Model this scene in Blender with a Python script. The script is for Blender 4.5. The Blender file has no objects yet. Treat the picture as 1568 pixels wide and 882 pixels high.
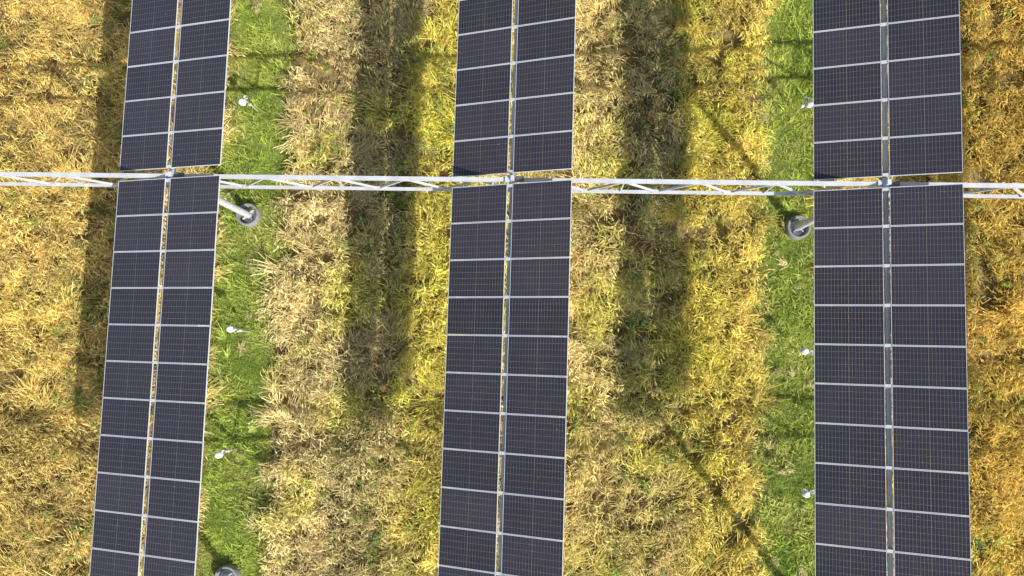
import bpy, numpy as np, random
from math import *
from mathutils import Matrix, Vector
random.seed(7); rng=np.random.default_rng(11)
scene=bpy.context.scene
col=scene.collection

# ------------------------------------------------------------------ helpers
class MB:
    def __init__(s): s.v=[];s.f=[];s.m=[];s.uv=[]
    def quad(s,pts,m=0,uv=None):
        b=len(s.v); s.v+= [tuple(p) for p in pts]; s.f.append(tuple(range(b,b+len(pts)))); s.m.append(m)
        s.uv.append(uv if uv else [(0,0)]*len(pts))
    def hexa(s,c,m=0,topuv=False):
        b=len(s.v); s.v+=[tuple(p) for p in c]
        F=[(0,3,2,1),(4,5,6,7),(0,1,5,4),(1,2,6,5),(2,3,7,6),(3,0,4,7)]
        for i,f in enumerate(F):
            s.f.append(tuple(b+k for k in f)); s.m.append(m)
            if topuv and i<2:
                q={0:(0,0),1:(1,0),2:(1,1),3:(0,1)}
                s.uv.append([q[k%4] for k in f])
            else: s.uv.append([(0.025,0.08)]*4)
    def box(s,x0,x1,y0,y1,z0,z1,m=0,T=None,topuv=False):
        c=[(x0,y0,z0),(x1,y0,z0),(x1,y1,z0),(x0,y1,z0),(x0,y0,z1),(x1,y0,z1),(x1,y1,z1),(x0,y1,z1)]
        if T: c=[T(*p) for p in c]
        s.hexa(c,m,topuv)
    def tube(s,a,b,r,n=12,m=0,r2=None,caps=True):
        a=Vector(a);b=Vector(b);d=(b-a).normalized();r2=r if r2 is None else r2
        u=d.orthogonal().normalized();w=d.cross(u);k=len(s.v)
        for P,R in ((a,r),(b,r2)):
            for i in range(n):
                t=2*pi*i/n+pi/n; s.v.append(tuple(P+u*(R*cos(t))+w*(R*sin(t))))
        for i in range(n):
            j=(i+1)%n; s.f.append((k+i,k+j,k+n+j,k+n+i)); s.m.append(m); s.uv.append([(0,0)]*4)
        if caps:
            s.f.append(tuple(k+i for i in reversed(range(n)))); s.m.append(m); s.uv.append([(0,0)]*n)
            s.f.append(tuple(k+n+i for i in range(n))); s.m.append(m); s.uv.append([(0,0)]*n)
    def lathe(s,cx,cy,prof,n=28,m=0):
        k=len(s.v)
        for r,z in prof:
            for i in range(n): s.v.append((cx+r*cos(2*pi*i/n),cy+r*sin(2*pi*i/n),z))
        for a in range(len(prof)-1):
            for i in range(n):
                j=(i+1)%n; s.f.append((k+a*n+i,k+a*n+j,k+(a+1)*n+j,k+(a+1)*n+i)); s.m.append(m); s.uv.append([(0,0)]*4)
    def obj(s,name,mats,parent=None,smooth=False):
        me=bpy.data.meshes.new(name); me.from_pydata(s.v,[],s.f)
        for x in mats: me.materials.append(x)
        me.polygons.foreach_set('material_index',s.m)
        ul=me.uv_layers.new(name='UVMap'); flat=[c for f in s.uv for p in f for c in p]
        ul.data.foreach_set('uv',flat)
        if smooth: me.polygons.foreach_set('use_smooth',[True]*len(me.polygons))
        me.update()
        o=bpy.data.objects.new(name,me); col.objects.link(o)
        if parent: o.parent=parent
        return o
def empty(name,loc=(0,0,0)):
    o=bpy.data.objects.new(name,None); o.location=(0,0,0); col.objects.link(o); return o

def newmat(name):
    m=bpy.data.materials.new(name); m.use_nodes=True; nt=m.node_tree
    for n in list(nt.nodes): nt.nodes.remove(n)
    out=nt.nodes.new('ShaderNodeOutputMaterial'); b=nt.nodes.new('ShaderNodeBsdfPrincipled')
    nt.links.new(b.outputs[0],out.inputs[0]); return m,nt,b,out
def N(nt,t,**k):
    n=nt.nodes.new(t)
    for a,v in k.items(): setattr(n,a,v)
    return n
def math_(nt,op,a,b=None,c=None):
    n=N(nt,'ShaderNodeMath',operation=op)
    for i,x in enumerate((a,b,c)):
        if x is None: continue
        if isinstance(x,(int,float)): n.inputs[i].default_value=x
        else: nt.links.new(x,n.inputs[i])
    return n.outputs[0]
def mix(nt,f,a,b,bt='MIX'):
    n=N(nt,'ShaderNodeMix',data_type='RGBA',blend_type=bt)
    for s,x in ((0,f),(6,a),(7,b)):
        if isinstance(x,(int,float)): n.inputs[s].default_value=x
        elif isinstance(x,tuple): n.inputs[s].default_value=(*x,1)
        else: nt.links.new(x,n.inputs[s])
    return n.outputs[2]
def noise(nt,scale,detail=4,vec=None,rough=.6):
    n=N(nt,'ShaderNodeTexNoise'); n.inputs['Scale'].default_value=scale; n.inputs['Detail'].default_value=detail
    n.inputs['Roughness'].default_value=rough
    if vec: nt.links.new(vec,n.inputs['Vector'])
    return n.outputs[0]
def ramp(nt,f,stops):
    n=N(nt,'ShaderNodeValToRGB'); e=n.color_ramp.elements
    while len(e)<len(stops): e.new(.5)
    for i,(p,c) in enumerate(stops): e[i].position=p; e[i].color=(*c,1)
    nt.links.new(f,n.inputs[0]); return n.outputs[0]

# ------------------------------------------------------------------ materials
def m_metal(name,c,rough,metal,var=.15,scale=6):
    m,nt,b,_=newmat(name); g=N(nt,'ShaderNodeNewGeometry').outputs['Position']
    f=noise(nt,scale,5,g); c1=tuple(x*(1-var) for x in c)
    nt.links.new(mix(nt,f,c1,tuple(min(1,x*(1+var)) for x in c)),b.inputs['Base Color'])
    b.inputs['Roughness'].default_value=rough; b.inputs['Metallic'].default_value=metal; return m
M_white=m_metal('galvanised_light_steel',(.60,.62,.66),.45,.05,.3,3)
M_frame=m_metal('anodised_aluminium',(.70,.71,.73),.4,.1,.08)
M_tube=m_metal('galvanised_tube',(.42,.46,.52),.45,.2,.2)
M_dark=m_metal('drive_housing',(.12,.12,.13),.5,.2)
M_conc=m_metal('concrete',(.25,.25,.245),.9,0,.5,9)
M_plast=m_metal('white_plastic',(.8,.8,.8),.4,0,.04)

def m_glass():
    m,nt,b,out=newmat('photovoltaic_glass')
    uv=N(nt,'ShaderNodeTexCoord').outputs['UV']; sp=N(nt,'ShaderNodeSeparateXYZ'); nt.links.new(uv,sp.inputs[0])
    def edge(c,n,th):
        f=math_(nt,'FRACT',math_(nt,'MULTIPLY',c,float(n)))
        d=math_(nt,'ABSOLUTE',math_(nt,'SUBTRACT',f,.5))
        return math_(nt,'GREATER_THAN',d,.5-th)
    gx=edge(sp.outputs[0],20,.042); gy=edge(sp.outputs[1],6,.022)
    mid=math_(nt,'LESS_THAN',math_(nt,'ABSOLUTE',math_(nt,'SUBTRACT',sp.outputs[0],.5)),.004)
    gap=math_(nt,'MAXIMUM',math_(nt,'MAXIMUM',gx,gy),mid)
    bus=edge(sp.outputs[1],54,.05)
    geo=N(nt,'ShaderNodeNewGeometry')
    rnd=geo.outputs['Random Per Island']
    base=mix(nt,rnd,(.018,.016,.030),(.032,.028,.044))
    base=mix(nt,math_(nt,'MULTIPLY',bus,.22),base,(.25,.25,.28))
    dust=noise(nt,.8,6,geo.outputs['Position']); 
    base=mix(nt,math_(nt,'MULTIPLY',dust,.06),base,(.33,.31,.30))
    spk=math_(nt,'GREATER_THAN',noise(nt,11,2,geo.outputs['Position']),.785)
    base=mix(nt,math_(nt,'MULTIPLY',spk,.7),base,(.6,.6,.58))
    base=mix(nt,gap,base,(.27,.25,.21))
    nt.links.new(base,b.inputs['Base Color'])
    b.inputs['Roughness'].default_value=.16; b.inputs['IOR'].default_value=1.47
    tr=N(nt,'ShaderNodeBsdfTransparent'); tr.inputs[0].default_value=(.9,.9,.9,1)
    ms=N(nt,'ShaderNodeMixShader'); nt.links.new(math_(nt,'MULTIPLY',gap,.4),ms.inputs[0])
    nt.links.new(b.outputs[0],ms.inputs[1]); nt.links.new(tr.outputs[0],ms.inputs[2]); nt.links.new(ms.outputs[0],out.inputs[0])
    return m
M_glass=m_glass()

def m_plant(name,low,transl=.3):
    m,nt,b,out=newmat(name)
    nt.nodes.remove(b); b=N(nt,'ShaderNodeBsdfDiffuse')
    at=N(nt,'ShaderNodeAttribute',attribute_type='GEOMETRY',attribute_name='tint')
    tip=N(nt,'ShaderNodeAttribute',attribute_type='GEOMETRY',attribute_name='tip')
    c=mix(nt,tip.outputs['Fac'],low,at.outputs['Vector'])
    rn=N(nt,'ShaderNodeAttribute',attribute_type='GEOMETRY',attribute_name='rnd').outputs['Fac']
    c=mix(nt,rn,mix(nt,1.0,c,(.58,.54,.46),'MULTIPLY'),mix(nt,1.0,c,(1.32,1.32,1.32),'MULTIPLY'))
    nt.links.new(c,b.inputs[0])
    t=N(nt,'ShaderNodeBsdfTranslucent'); nt.links.new(c,t.inputs[0])
    ms=N(nt,'ShaderNodeMixShader'); ms.inputs[0].default_value=transl
    nt.links.new(b.outputs[0],ms.inputs[1]); nt.links.new(t.outputs[0],ms.inputs[2]); nt.links.new(ms.outputs[0],out.inputs[0])
    return m
M_crop=m_plant('ripe_grain',(.34,.265,.10))
M_weed=m_plant('weed_leaves',(.09,.12,.035))
M_grass=m_plant('grass_blades',(.22,.30,.05))

STRIPX=-10.8; PER=21.7; HALF=1.28
def m_ground():
    m,nt,b,_=newmat('field_soil_and_turf')
    g=N(nt,'ShaderNodeNewGeometry').outputs['Position']; sp=N(nt,'ShaderNodeSeparateXYZ'); nt.links.new(g,sp.inputs[0])
    x=math_(nt,'ADD',sp.outputs[0],math_(nt,'MULTIPLY',math_(nt,'SUBTRACT',noise(nt,1.2,4,g),.5),.7))
    d=math_(nt,'ABSOLUTE',math_(nt,'SUBTRACT',math_(nt,'FLOORED_MODULO',math_(nt,'ADD',x,-STRIPX+PER/2),PER),PER/2))
    s=N(nt,'ShaderNodeMapRange'); nt.links.new(d,s.inputs[0]); s.inputs[1].default_value=HALF-.25; s.inputs[2].default_value=HALF+.1; s.inputs[3].default_value=1; s.inputs[4].default_value=0
    e=N(nt,'ShaderNodeMapRange'); nt.links.new(d,e.inputs[0]); e.inputs[1].default_value=HALF+.25; e.inputs[2].default_value=HALF+.6; e.inputs[3].default_value=1; e.inputs[4].default_value=0
    soil=ramp(nt,noise(nt,5,8,g,.75),[(.3,(.14,.10,.04)),(.55,(.32,.24,.09)),(.75,(.55,.44,.19))])
    soil=mix(nt,math_(nt,'MULTIPLY',e.outputs[0],.75),soil,(.18,.10,.05))
    turf=ramp(nt,noise(nt,3,9,g,.75),[(.3,(.09,.15,.03)),(.55,(.24,.31,.06)),(.75,(.48,.46,.17))])
    nt.links.new(mix(nt,s.outputs[0],soil,turf),b.inputs['Base Color']); b.inputs['Roughness'].default_value=.95
    bp=N(nt,'ShaderNodeBump'); bp.inputs['Strength'].default_value=.8; bp.inputs['Distance'].default_value=.08
    nt.links.new(noise(nt,9,8,g,.7),bp.inputs['Height']); nt.links.new(bp.outputs[0],b.inputs['Normal'])
    return m
mb=MB(); S=900; mb.quad([(-S,-S,0),(S,-S,0),(S,S,0),(-S,S,0)]); mb.obj('ground',[m_ground()])

# ------------------------------------------------------------------ solar rows
P=1.15; L=1.879; G=.095; H=7.78; YG=.31
rows=[(-21.6,-.85,.33,0),(-10.725,-.392,.304,.033),(0,0,.374,0),(10.978,.505,.346,.014),(21.9,.93,.346,0)]
def zax(x): return H+.0414*x+.03
def section(X0,z0,t,ybot,n):
    ct,st=cos(t),sin(t)
    def T(u,y,w): return (X0+u*ct-w*st, y, z0+u*st+w*ct)
    par=empty('solar_panel_row')
    gl=MB(); fr=MB(); st_=MB()
    for j in range(n):
        ya=ybot+j*P+.007; yb=ybot+(j+1)*P-.007
        for sgn in (-1,1):
            jig=random.uniform(-.004,.004)
            a,b=(G,G+L) if sgn>0 else (-G-L,-G)
            e=.012; f=.017
            tu=random.uniform(-.0035,.0035)      # each module sits slightly differently
            T2=lambda u,y,w,tu=tu,a=a,b=b:T(u,y,w+tu*(u-(a+b)/2))
            gl.box(a+e,b-e,ya+f,yb-f,-.012+jig,-.004+jig,0,T2,True)
            fr.box(a,b,ya,ya+f,-.035+jig,.003+jig,0,T2); fr.box(a,b,yb-f,yb,-.035+jig,.003+jig,0,T2)
            fr.box(a,a+e,ya+f,yb-f,-.035+jig,.003+jig,0,T2); fr.box(b-e,b,ya+f,yb-f,-.035+jig,.003+jig,0,T2)
            fr.box((a+b)/2-.06,(a+b)/2+.06,(ya+yb)/2-.03,(ya+yb)/2+.03,-.04+jig,-.014+jig,1,T2)
    for j in range(n+1):
        y=ybot+j*P+(.06 if j==0 else -.06 if j==n else 0)
        st_.box(-1.45,1.45,y-.03,y+.03,-.09,-.047,0,T)          # cross rail
        st_.box(-.085,.085,y-.045,y+.045,-.045,-.012,0,T)       # clamp in the slot
        st_.box(-.09,.09,y-.02,y+.02,-.26,-.093,1,T)            # saddle
    par_tube=MB(); par_tube.tube(T(0,ybot-.1,-.165),T(0,ybot+n*P+.1,-.165),.072,12,0)
    gl.obj('panels_glass',[M_glass],par); fr.obj('panels_frame',[M_frame,M_dark],par)
    st_.obj('cross_rails',[M_frame,M_tube],par); par_tube.obj('torque_tube',[M_tube],par,True)
for (X0,dz,t,dy) in rows:
    section(X0,H+dz,t,-12*P+dy,12)
    section(X0,H+dz,t,YG+dy,12)
    section(X0,H+dz,t,YG*2+12*P+dy,12)

# ------------------------------------------------------------------ lattice beams
def truss(y,x0=-32.4,x1=32.6):
    par=empty('lattice_beam'); m=MB(); D=1.5
    zt=lambda x:zax(x)-.24
    def beam(a,b,w,h,mi=0):
        a=Vector(a);b=Vector(b);d=(b-a).normalized();s=Vector((0,1,0))*(w/2);u=d.cross(Vector((0,1,0))).normalized()*(h/2)
        if u.z<0:u=-u
        c=[a-s-u,b-s-u,b+s-u,a+s-u,a-s+u,b-s+u,b+s+u,a+s+u]; m.hexa(c,mi)
    beam((x0,y,zt(x0)),(x1,y,zt(x1)),.12,.12)
    beam((x0,y,zt(x0)-D),(x1,y,zt(x1)-D),.10,.09)
    n=int((x1-x0)/2.17); dx=(x1-x0)/n
    for i in range(n):
        a=x0+i*dx;mid=a+dx/2;b=a+dx
        beam((a,y,zt(a)-.07),(mid,y,zt(mid)-D+.06),.065,.06); beam((mid,y,zt(mid)-D+.06),(b,y,zt(b)-.07),.065,.06)
        if i%2==0: beam((a,y+.001,zt(a)-.07),(a+.01,y+.001,zt(a)-D+.06),.04,.04)
        m.box(mid-.13,mid+.13,y-.037,y+.037,zt(mid)-D+.05,zt(mid)-D+.2)
        m.box(a-.12,a+.12,y-.037,y+.037,zt(a)-.2,zt(a)-.062)
    for (X0,dz,t,dy) in rows:   # bearing brackets
        z=zt(X0)
        m.box(X0-.16,X0+.16,y-.1,y+.1,z+.06,z+.12,0)
        m.box(X0-.03+.05,X0+.13,y-.07,y+.07,z+.12,z+.34,0)
        m.tube((X0+.06,y-.16,H+dz-.155),(X0+.06,y+.16,H+dz-.155),.10,14,1)
        m.box(X0+.18,X0+.42,y-.08,y+.08,z+.06,z+.22,2)
    m.obj('lattice',[M_white,M_tube,M_dark],par)
TY=[-13.96,.155,.155+14.11,.155+28.2]
for y in TY: truss(y)
# posts and footings
PX=[-32.4,-10.78,10.93,32.6]
def post(x,y):
    par=empty('support_post'); m=MB()
    top=zax(x)-.3
    m.tube((x,y+.0,.1),(x,y,top-1.45),.135,20,0); m.tube((x,y,top-1.45),(x,y,top),.10,16,0)
    for k in range(4):
        a=k*pi/2+pi/4
        m.box(-.01,.01,.13,.27,.18,.42,0,lambda X,Y,Z:(x+X*cos(a)-Y*sin(a),y+X*sin(a)+Y*cos(a),Z))
    m.tube((x,y,.14),(x,y,.18),.30,20,0)
    for s in (-1,1):
        m.tube((x+s*.13,y,top-2.4),(x+s*1.0,y,zax(x+s)-.24-1.53),.045,8,0)
    m.obj('post_tube',[M_white],par,False)
    c=MB(); c.lathe(x,y,[(.47,0),(.46,.44),(.44,.47),(.375,.47),(.365,.45),(.36,.14),(0.0,.135)],32)
    c.obj('concrete_ring',[M_conc],par,True)
for y in TY:
    for x in PX: post(x,y)

# sensor masts
def mast(x,y,h,ang):
    m=MB(); ca,sa=cos(ang),sin(ang)
    m.tube((x,y,0),(x,y,h),.014,8,0)
    m.tube((x-.17*ca,y-.17*sa,h-.02),(x+.2*ca,y+.2*sa,h-.02),.016,8,0)
    hx,hy=x-.14*ca,y-.14*sa
    for k in range(4): m.lathe(hx,hy,[(.04,h-.10+k*.05),(.125,h-.10+k*.05),(.09,h-.065+k*.05),(.03,h-.06+k*.05)],14,0)
    m.lathe(hx,hy,[(.125,h+.10),(.07,h+.15),(0,h+.16)],14,0)
    gx,gy=x+.1*ca,y+.1*sa
    m.lathe(gx,gy,[(0.0,h-.08),(.05,h-.06),(.08,h+.08),(.075,h+.08),(.045,h-.04),(0,h-.05)],12,0)
    m.box(x-.05,x+.05,y-.04,y+.04,h*.55,h*.55+.16,0)
    m.obj('sensor_mast',[M_plast])
for x,y,h,a in [(-10.75,4.5,1.5,.9),(-10.55,-4.5,1.7,-.3),(-10.75,-9.1,1.6,.5),(10.93,4.8,1.5,2.3),(10.93,-4.7,1.5,-.2),(10.95,-9.8,1.5,.4)]: mast(x,y,h,a)

# ------------------------------------------------------------------ vegetation
def vnoise(x,y,sc,seed):
    r=np.random.default_rng(seed); T=r.random((256,256)); x=x/sc+57.3;y=y/sc+31.7
    xi=np.floor(x).astype(int);yi=np.floor(y).astype(int);fx=x-xi;fy=y-yi;fx=fx*fx*(3-2*fx);fy=fy*fy*(3-2*fy)
    g=lambda a,b:T[a%256,b%256]
    return (g(xi,yi)*(1-fx)+g(xi+1,yi)*fx)*(1-fy)+(g(xi,yi+1)*(1-fx)+g(xi+1,yi+1)*fx)*fy
def fbm(x,y,sc,seed): return .5*vnoise(x,y,sc,seed)+.3*vnoise(x,y,sc/2.1,seed+1)+.2*vnoise(x,y,sc/4.3,seed+2)
def sd(x,y):
    xx=x+(fbm(x,y,.9,5)-.5)*.9
    return np.abs(np.mod(xx-STRIPX+PER/2,PER)-PER/2)

RN=[]
def blade(V,F,TP,x,y,h,lx,ly,w,seg,tip0=0.,droop=1.0,taper=True,z0=0,fa=None):
    fa=random.uniform(0,pi) if fa is None else fa
    px,py=cos(fa)*w/2,sin(fa)*w/2; k=len(V); rr=random.random()
    for i in range(seg+1):
        t=i/seg; q=t**1.6
        ww=(1-t*.85) if taper else 1
        cx,cy=x+lx*q,y+ly*q; z=z0+h*(t-(droop*.25)*t**3)
        V.append((cx-px*ww,cy-py*ww,z)); V.append((cx+px*ww,cy+py*ww,z)); tv=min(1,tip0+t*1.1); TP+= [tv,tv]; RN.extend([rr,rr])
    for i in range(seg): a=k+2*i; F.append((a,a+1,a+3,a+2))
    return x+lx, y+ly, z0+h*(1-.25*droop)
def plantdata(kind,seed,lodged=False):
    random.seed(seed); V=[];F=[];TP=[]; RN.clear()
    if kind=='grain':
        for _ in range(18):
            a=random.uniform(0,2*pi); r=.18*sqrt(random.random()); x,y=r*cos(a),r*sin(a)
            if lodged: h=random.uniform(.22,.55); la=random.gauss(0,.45); ln=random.uniform(.3,.75); sw=.022
            else: h=random.uniform(.42,.85); la=random.gauss(0,1.0); ln=random.uniform(.06,.42); sw=.017
            lx,ly=ln*cos(la),ln*sin(la)
            tx,ty,tz=blade(V,F,TP,x,y,h,lx,ly,sw,2,.45 if lodged else .1,taper=False,fa=la+pi/2)
            el=random.uniform(.09,.16); w=random.uniform(.024,.04); la+=random.gauss(0,.5); dx,dy=cos(la),sin(la); k=len(V)
            dz=-el*random.uniform(.0,.7); rr=random.random()
            for s,ww in ((0,.4),(.5,1),(1,.15)):
                cx,cy,cz=tx+dx*el*s,ty+dy*el*s,tz+dz*s*s
                V+= [(cx-dy*w*ww/2,cy+dx*w*ww/2,cz),(cx+dy*w*ww/2,cy-dx*w*ww/2,cz+.003)]; TP+=[1,1]; RN.extend([rr,rr])
            for i in range(2): q=k+2*i; F.append((q,q+1,q+3,q+2))
            if random.random()<.8:   # dry leaf
                a2=random.uniform(0,2*pi); l=random.uniform(.12,.30)
                blade(V,F,TP,x+lx*.3,y+ly*.3,.12,l*cos(a2),l*sin(a2),random.uniform(.022,.042),2,.55,2.6,True,h*random.uniform(.4,.7),a2+pi/2)
    elif kind=='weed':
        for _ in range(7):
            a=random.uniform(0,2*pi); r=.14*sqrt(random.random()); x,y=r*cos(a),r*sin(a)
            h=random.uniform(.35,.85); l=random.uniform(.02,.2); la=random.uniform(0,2*pi)
            blade(V,F,TP,x,y,h,l*cos(la),l*sin(la),.012,2,.1,0,False)
            for k in range(8):
                t=.3+.7*k/8; a2=random.uniform(0,2*pi); ll=random.uniform(.06,.15)*(1.25-t*.6)
                blade(V,F,TP,x+l*cos(la)*t**1.6,y+l*sin(la)*t**1.6,.05,ll*cos(a2),ll*sin(a2),random.uniform(.03,.055),2,.45+.4*t,3,True,h*t-.02,a2+pi/2)
    else:
        for _ in range(24):
            a=random.uniform(0,2*pi); r=.17*sqrt(random.random()); x,y=r*cos(a),r*sin(a)
            la=random.uniform(0,2*pi); l=random.uniform(.03,.13)
            blade(V,F,TP,x,y,random.uniform(.05,.13),l*cos(la),l*sin(la),random.uniform(.012,.022),1,.3,1.2,True,0,la+pi/2)
    return np.array(V,np.float32),np.array(F,np.int32),np.array(TP,np.float32),np.array(RN,np.float32)
def scatter(name,mat,kinds,x,y,yaw,scale,tint,sz=None,idx=None):
    """one realised vegetation mesh (vectorised copies of a few plant shapes)"""
    n=len(x); nv=len(kinds)
    if idx is None: idx=rng.integers(0,nv,n)
    if sz is None: sz=np.ones(n)
    Vs=[];Fs=[];Ts=[];Cs=[];Rs=[];off=0
    tx=rng.normal(0,.1,n); ty=rng.normal(0,.1,n)
    for k,(V,F,TP,RR) in enumerate(kinds):
        s=np.where(idx==k)[0]; m=len(s)
        if m==0: continue
        c,si=np.cos(yaw[s])[:,None],np.sin(yaw[s])[:,None]; sc=scale[s][:,None]
        vx=V[None,:,0]*sc; vy=V[None,:,1]*sc; vz=V[None,:,2]*sc*sz[s][:,None]
        X=c*vx-si*vy+vz*tx[s][:,None]+x[s][:,None]; Y=si*vx+c*vy+vz*ty[s][:,None]+y[s][:,None]
        Z=np.maximum(vz,.006)
        Vs.append(np.stack([X,Y,Z],2).reshape(-1,3).astype(np.float32))
        Fs.append((F[None]+(np.arange(m,dtype=np.int32)*len(V))[:,None,None]+off).reshape(-1,4)); off+=m*len(V)
        Ts.append(np.tile(TP,m)); Rs.append(np.tile(RR,m)); Cs.append(np.repeat(tint[s],len(V),0).astype(np.float32))
    V=np.concatenate(Vs);F=np.concatenate(Fs).astype(np.int32);T=np.concatenate(Ts);C=np.concatenate(Cs);R_=np.concatenate(Rs)
    me=bpy.data.meshes.new(name); me.vertices.add(len(V)); me.vertices.foreach_set('co',V.ravel())
    me.loops.add(F.size); me.loops.foreach_set('vertex_index',F.ravel())
    me.polygons.add(len(F)); me.polygons.foreach_set('loop_start',np.arange(0,F.size,4,dtype=np.int32))
    me.materials.append(mat)
    a=me.attributes.new('tip','FLOAT','POINT'); a.data.foreach_set('value',T)
    a=me.attributes.new('rnd','FLOAT','POINT'); a.data.foreach_set('value',R_)
    a=me.attributes.new('tint','FLOAT_VECTOR','POINT'); a.data.foreach_set('vector',C.ravel())
    me.update(calc_edges=True)
    o=bpy.data.objects.new(name,me); col.objects.link(o); print(name,len(F)); return o

X0_,X1_,Y0_,Y1_=-25,25,-18,13
def pts(x0,x1,y0,y1,dens):
    n=int((x1-x0)*(y1-y0)*dens); return rng.uniform(x0,x1,n),rng.uniform(y0,y1,n)
def mulnoise(c,x,y,n,lo=.68,hi=.74):
    k=lo+hi*fbm(x,y,1.1,91); k*=rng.uniform(.75,1.25,n); return c*k[:,None]

# grain
xs,ys=pts(X0_,X1_,Y0_,Y1_,10.5)
edge=sd(xs,ys); keep=edge>HALF+.05+rng.exponential(.16,len(xs)); xs,ys=xs[keep],ys[keep]
patch=fbm(xs,ys,1.6,40); keep=rng.random(len(xs))<np.clip(.25+patch*1.4,0,1); xs,ys=xs[keep],ys[keep]; n=len(xs)
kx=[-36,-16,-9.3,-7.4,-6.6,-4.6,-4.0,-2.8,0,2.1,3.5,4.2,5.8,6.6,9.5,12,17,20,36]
R=[.90,.90,.95,.93,.68,.68,.84,.87,.84,.93,.86,.68,.68,.84,.88,.86,.78,.74,.74]  # dips inside the row-shadow bands: panel shade painted into the grain colour
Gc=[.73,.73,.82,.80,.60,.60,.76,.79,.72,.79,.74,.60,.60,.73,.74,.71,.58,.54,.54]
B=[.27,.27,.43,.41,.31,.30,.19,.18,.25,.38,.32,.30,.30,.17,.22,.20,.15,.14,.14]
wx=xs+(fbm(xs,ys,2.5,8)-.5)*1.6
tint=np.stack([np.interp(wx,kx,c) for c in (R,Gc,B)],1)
low=np.clip((-6-ys)/3,0,1)*np.clip((8-np.abs(xs-1))/3,0,1)
tint=tint*(1-low[:,None]*.5)+np.array([.78,.65,.24])*low[:,None]*.5
gy=np.clip((fbm(xs,ys,1.9,70)-.52)*5,0,1)*np.where(np.abs(xs)<9.5,1,.3)
tint=tint*(1-gy[:,None]*.6)+np.array([.80,.80,.14])*gy[:,None]*.6
br=np.clip((fbm(xs,ys,1.4,77)-.57)*5,0,1)
tint=tint*(1-br[:,None]*.4)+np.array([.56,.40,.18])*br[:,None]*.4
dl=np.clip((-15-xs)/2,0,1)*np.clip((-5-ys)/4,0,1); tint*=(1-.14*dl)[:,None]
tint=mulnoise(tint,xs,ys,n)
yaw=fbm(xs,ys,1.6,21)*2*pi*2+rng.normal(0,.6,n)
hz=.45+1.1*fbm(xs,ys,.8,55)
lod=fbm(xs,ys,1.3,58)+rng.normal(0,.08,n)>.53
idx=np.where(lod,rng.integers(6,10,n),rng.integers(0,6,n))
G_=[plantdata('grain',100+i*7) for i in range(6)]+[plantdata('grain',200+i*7,True) for i in range(4)]
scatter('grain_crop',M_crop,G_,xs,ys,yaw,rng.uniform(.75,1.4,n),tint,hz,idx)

# weeds
xs,ys=pts(X0_,X1_,Y0_,Y1_,9)
xm=np.mod(xs+5.3+5.45,10.9)-5.45  # weed belts, shifted right so dark weeds widen the look of panel shadows
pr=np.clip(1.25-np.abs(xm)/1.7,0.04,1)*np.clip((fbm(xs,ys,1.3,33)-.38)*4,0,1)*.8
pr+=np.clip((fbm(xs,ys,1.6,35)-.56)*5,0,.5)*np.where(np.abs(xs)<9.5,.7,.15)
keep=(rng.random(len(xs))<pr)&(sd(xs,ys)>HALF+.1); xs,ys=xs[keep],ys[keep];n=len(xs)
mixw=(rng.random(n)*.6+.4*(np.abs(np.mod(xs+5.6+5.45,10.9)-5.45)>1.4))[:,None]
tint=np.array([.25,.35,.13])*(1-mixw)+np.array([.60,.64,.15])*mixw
tint=mulnoise(tint,xs,ys,n)
scatter('weeds',M_weed,[plantdata('weed',300+i) for i in range(5)],xs,ys,rng.uniform(0,6.28,n),rng.uniform(.6,1.25,n),tint)

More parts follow.
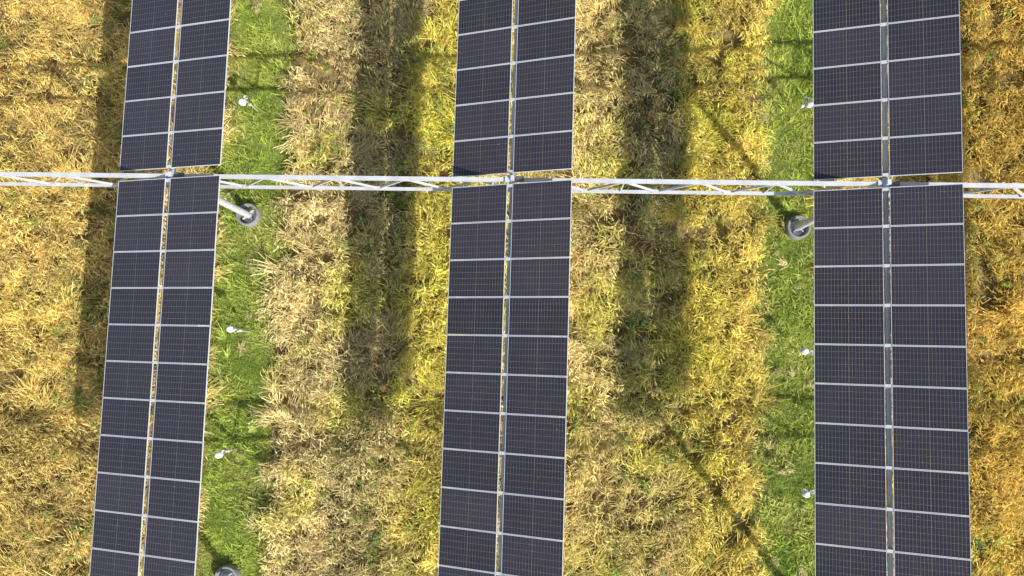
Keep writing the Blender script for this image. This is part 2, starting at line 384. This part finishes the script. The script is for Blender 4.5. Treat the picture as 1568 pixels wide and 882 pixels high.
# mown grass strips
X=[];Y=[]
for c in (-10.8,10.9):
    a,b=pts(c-1.9,c+1.9,Y0_,Y1_,48); X.append(a);Y.append(b)
xs=np.concatenate(X);ys=np.concatenate(Y); d=sd(xs,ys); keep=d<HALF+.2; xs,ys=xs[keep],ys[keep]; d=d[keep]; n=len(xs)
g=np.clip((fbm(xs,ys,1.1,60)-.25)*2.2,0,1)[:,None]; dry=np.clip((fbm(xs,ys,.8,63)-.52)*5,0,1)*.6+np.clip((d-HALF+.5)*1.6,0,.8)*rng.random(n); dry=np.clip(dry,0,.9)[:,None]
tint=np.array([.34,.50,.10])*(1-g)+np.array([.76,.86,.20])*g
tint=tint*(1-dry)+np.array([.82,.76,.32])*dry
tint*=(.65+.55*rng.random(n))[:,None]
big=1+1.8*np.clip((fbm(xs,ys,.5,66)-.57)*5,0,1)
scatter('grass_strip',M_grass,[plantdata('grass',400+i) for i in range(5)],xs,ys,rng.uniform(0,6.28,n),rng.uniform(.7,1.5,n)*big,tint)
# taller tufts left standing in the strips
xs,ys=pts(-12.3,-9.3,Y0_,Y1_,2.2); x2,y2=pts(9.4,12.4,Y0_,Y1_,2.2); xs=np.concatenate([xs,x2]);ys=np.concatenate([ys,y2])
keep=(sd(xs,ys)<HALF+.2)&(rng.random(len(xs))<np.clip((fbm(xs,ys,1.1,81)-.45)*5,0,1)); xs,ys=xs[keep],ys[keep]; n=len(xs)
tint=mulnoise(np.where(rng.random(n)[:,None]<.4,np.array([[.82,.74,.38]]),np.array([[.50,.62,.14]])),xs,ys,n)
scatter('tall_grass_tufts',M_grass,[plantdata('grain',500+i,i>1) for i in range(4)],xs,ys,rng.uniform(0,6.28,n),rng.uniform(.35,.75,n),tint)

# ------------------------------------------------------------------ light, sky, camera
sd_=Vector((.73,-.92,1)).normalized(); el=asin(sd_.z); rotz=atan2(sd_.x,sd_.y)
sun=bpy.data.lights.new('sun','SUN'); sun.energy=5; sun.angle=radians(.6); sun.color=(1,.955,.87)
so=bpy.data.objects.new('sun',sun); so.rotation_euler=sd_.to_track_quat('Z','Y').to_euler(); so.location=(20,-25,40); col.objects.link(so)
w=bpy.data.worlds.new('World'); scene.world=w; w.use_nodes=True; nt=w.node_tree
sky=nt.nodes.new('ShaderNodeTexSky'); sky.sky_type='NISHITA'; sky.sun_disc=False; sky.sun_elevation=el; sky.sun_rotation=rotz; sky.dust_density=2
bg=nt.nodes['Background']; bg.inputs[1].default_value=.15; nt.links.new(sky.outputs[0],bg.inputs[0])
cam=bpy.data.cameras.new('camera'); cam.sensor_width=36; cam.lens=36*1237.47/1568; cam.clip_end=3000
co=bpy.data.objects.new('camera',cam); co.location=(1.10633,-5.33346,24.04796+H); co.rotation_euler=(.0906,.03687,.02944); col.objects.link(co)
scene.camera=co
scene.view_settings.view_transform='Standard'; scene.view_settings.look='None'; scene.view_settings.exposure=0
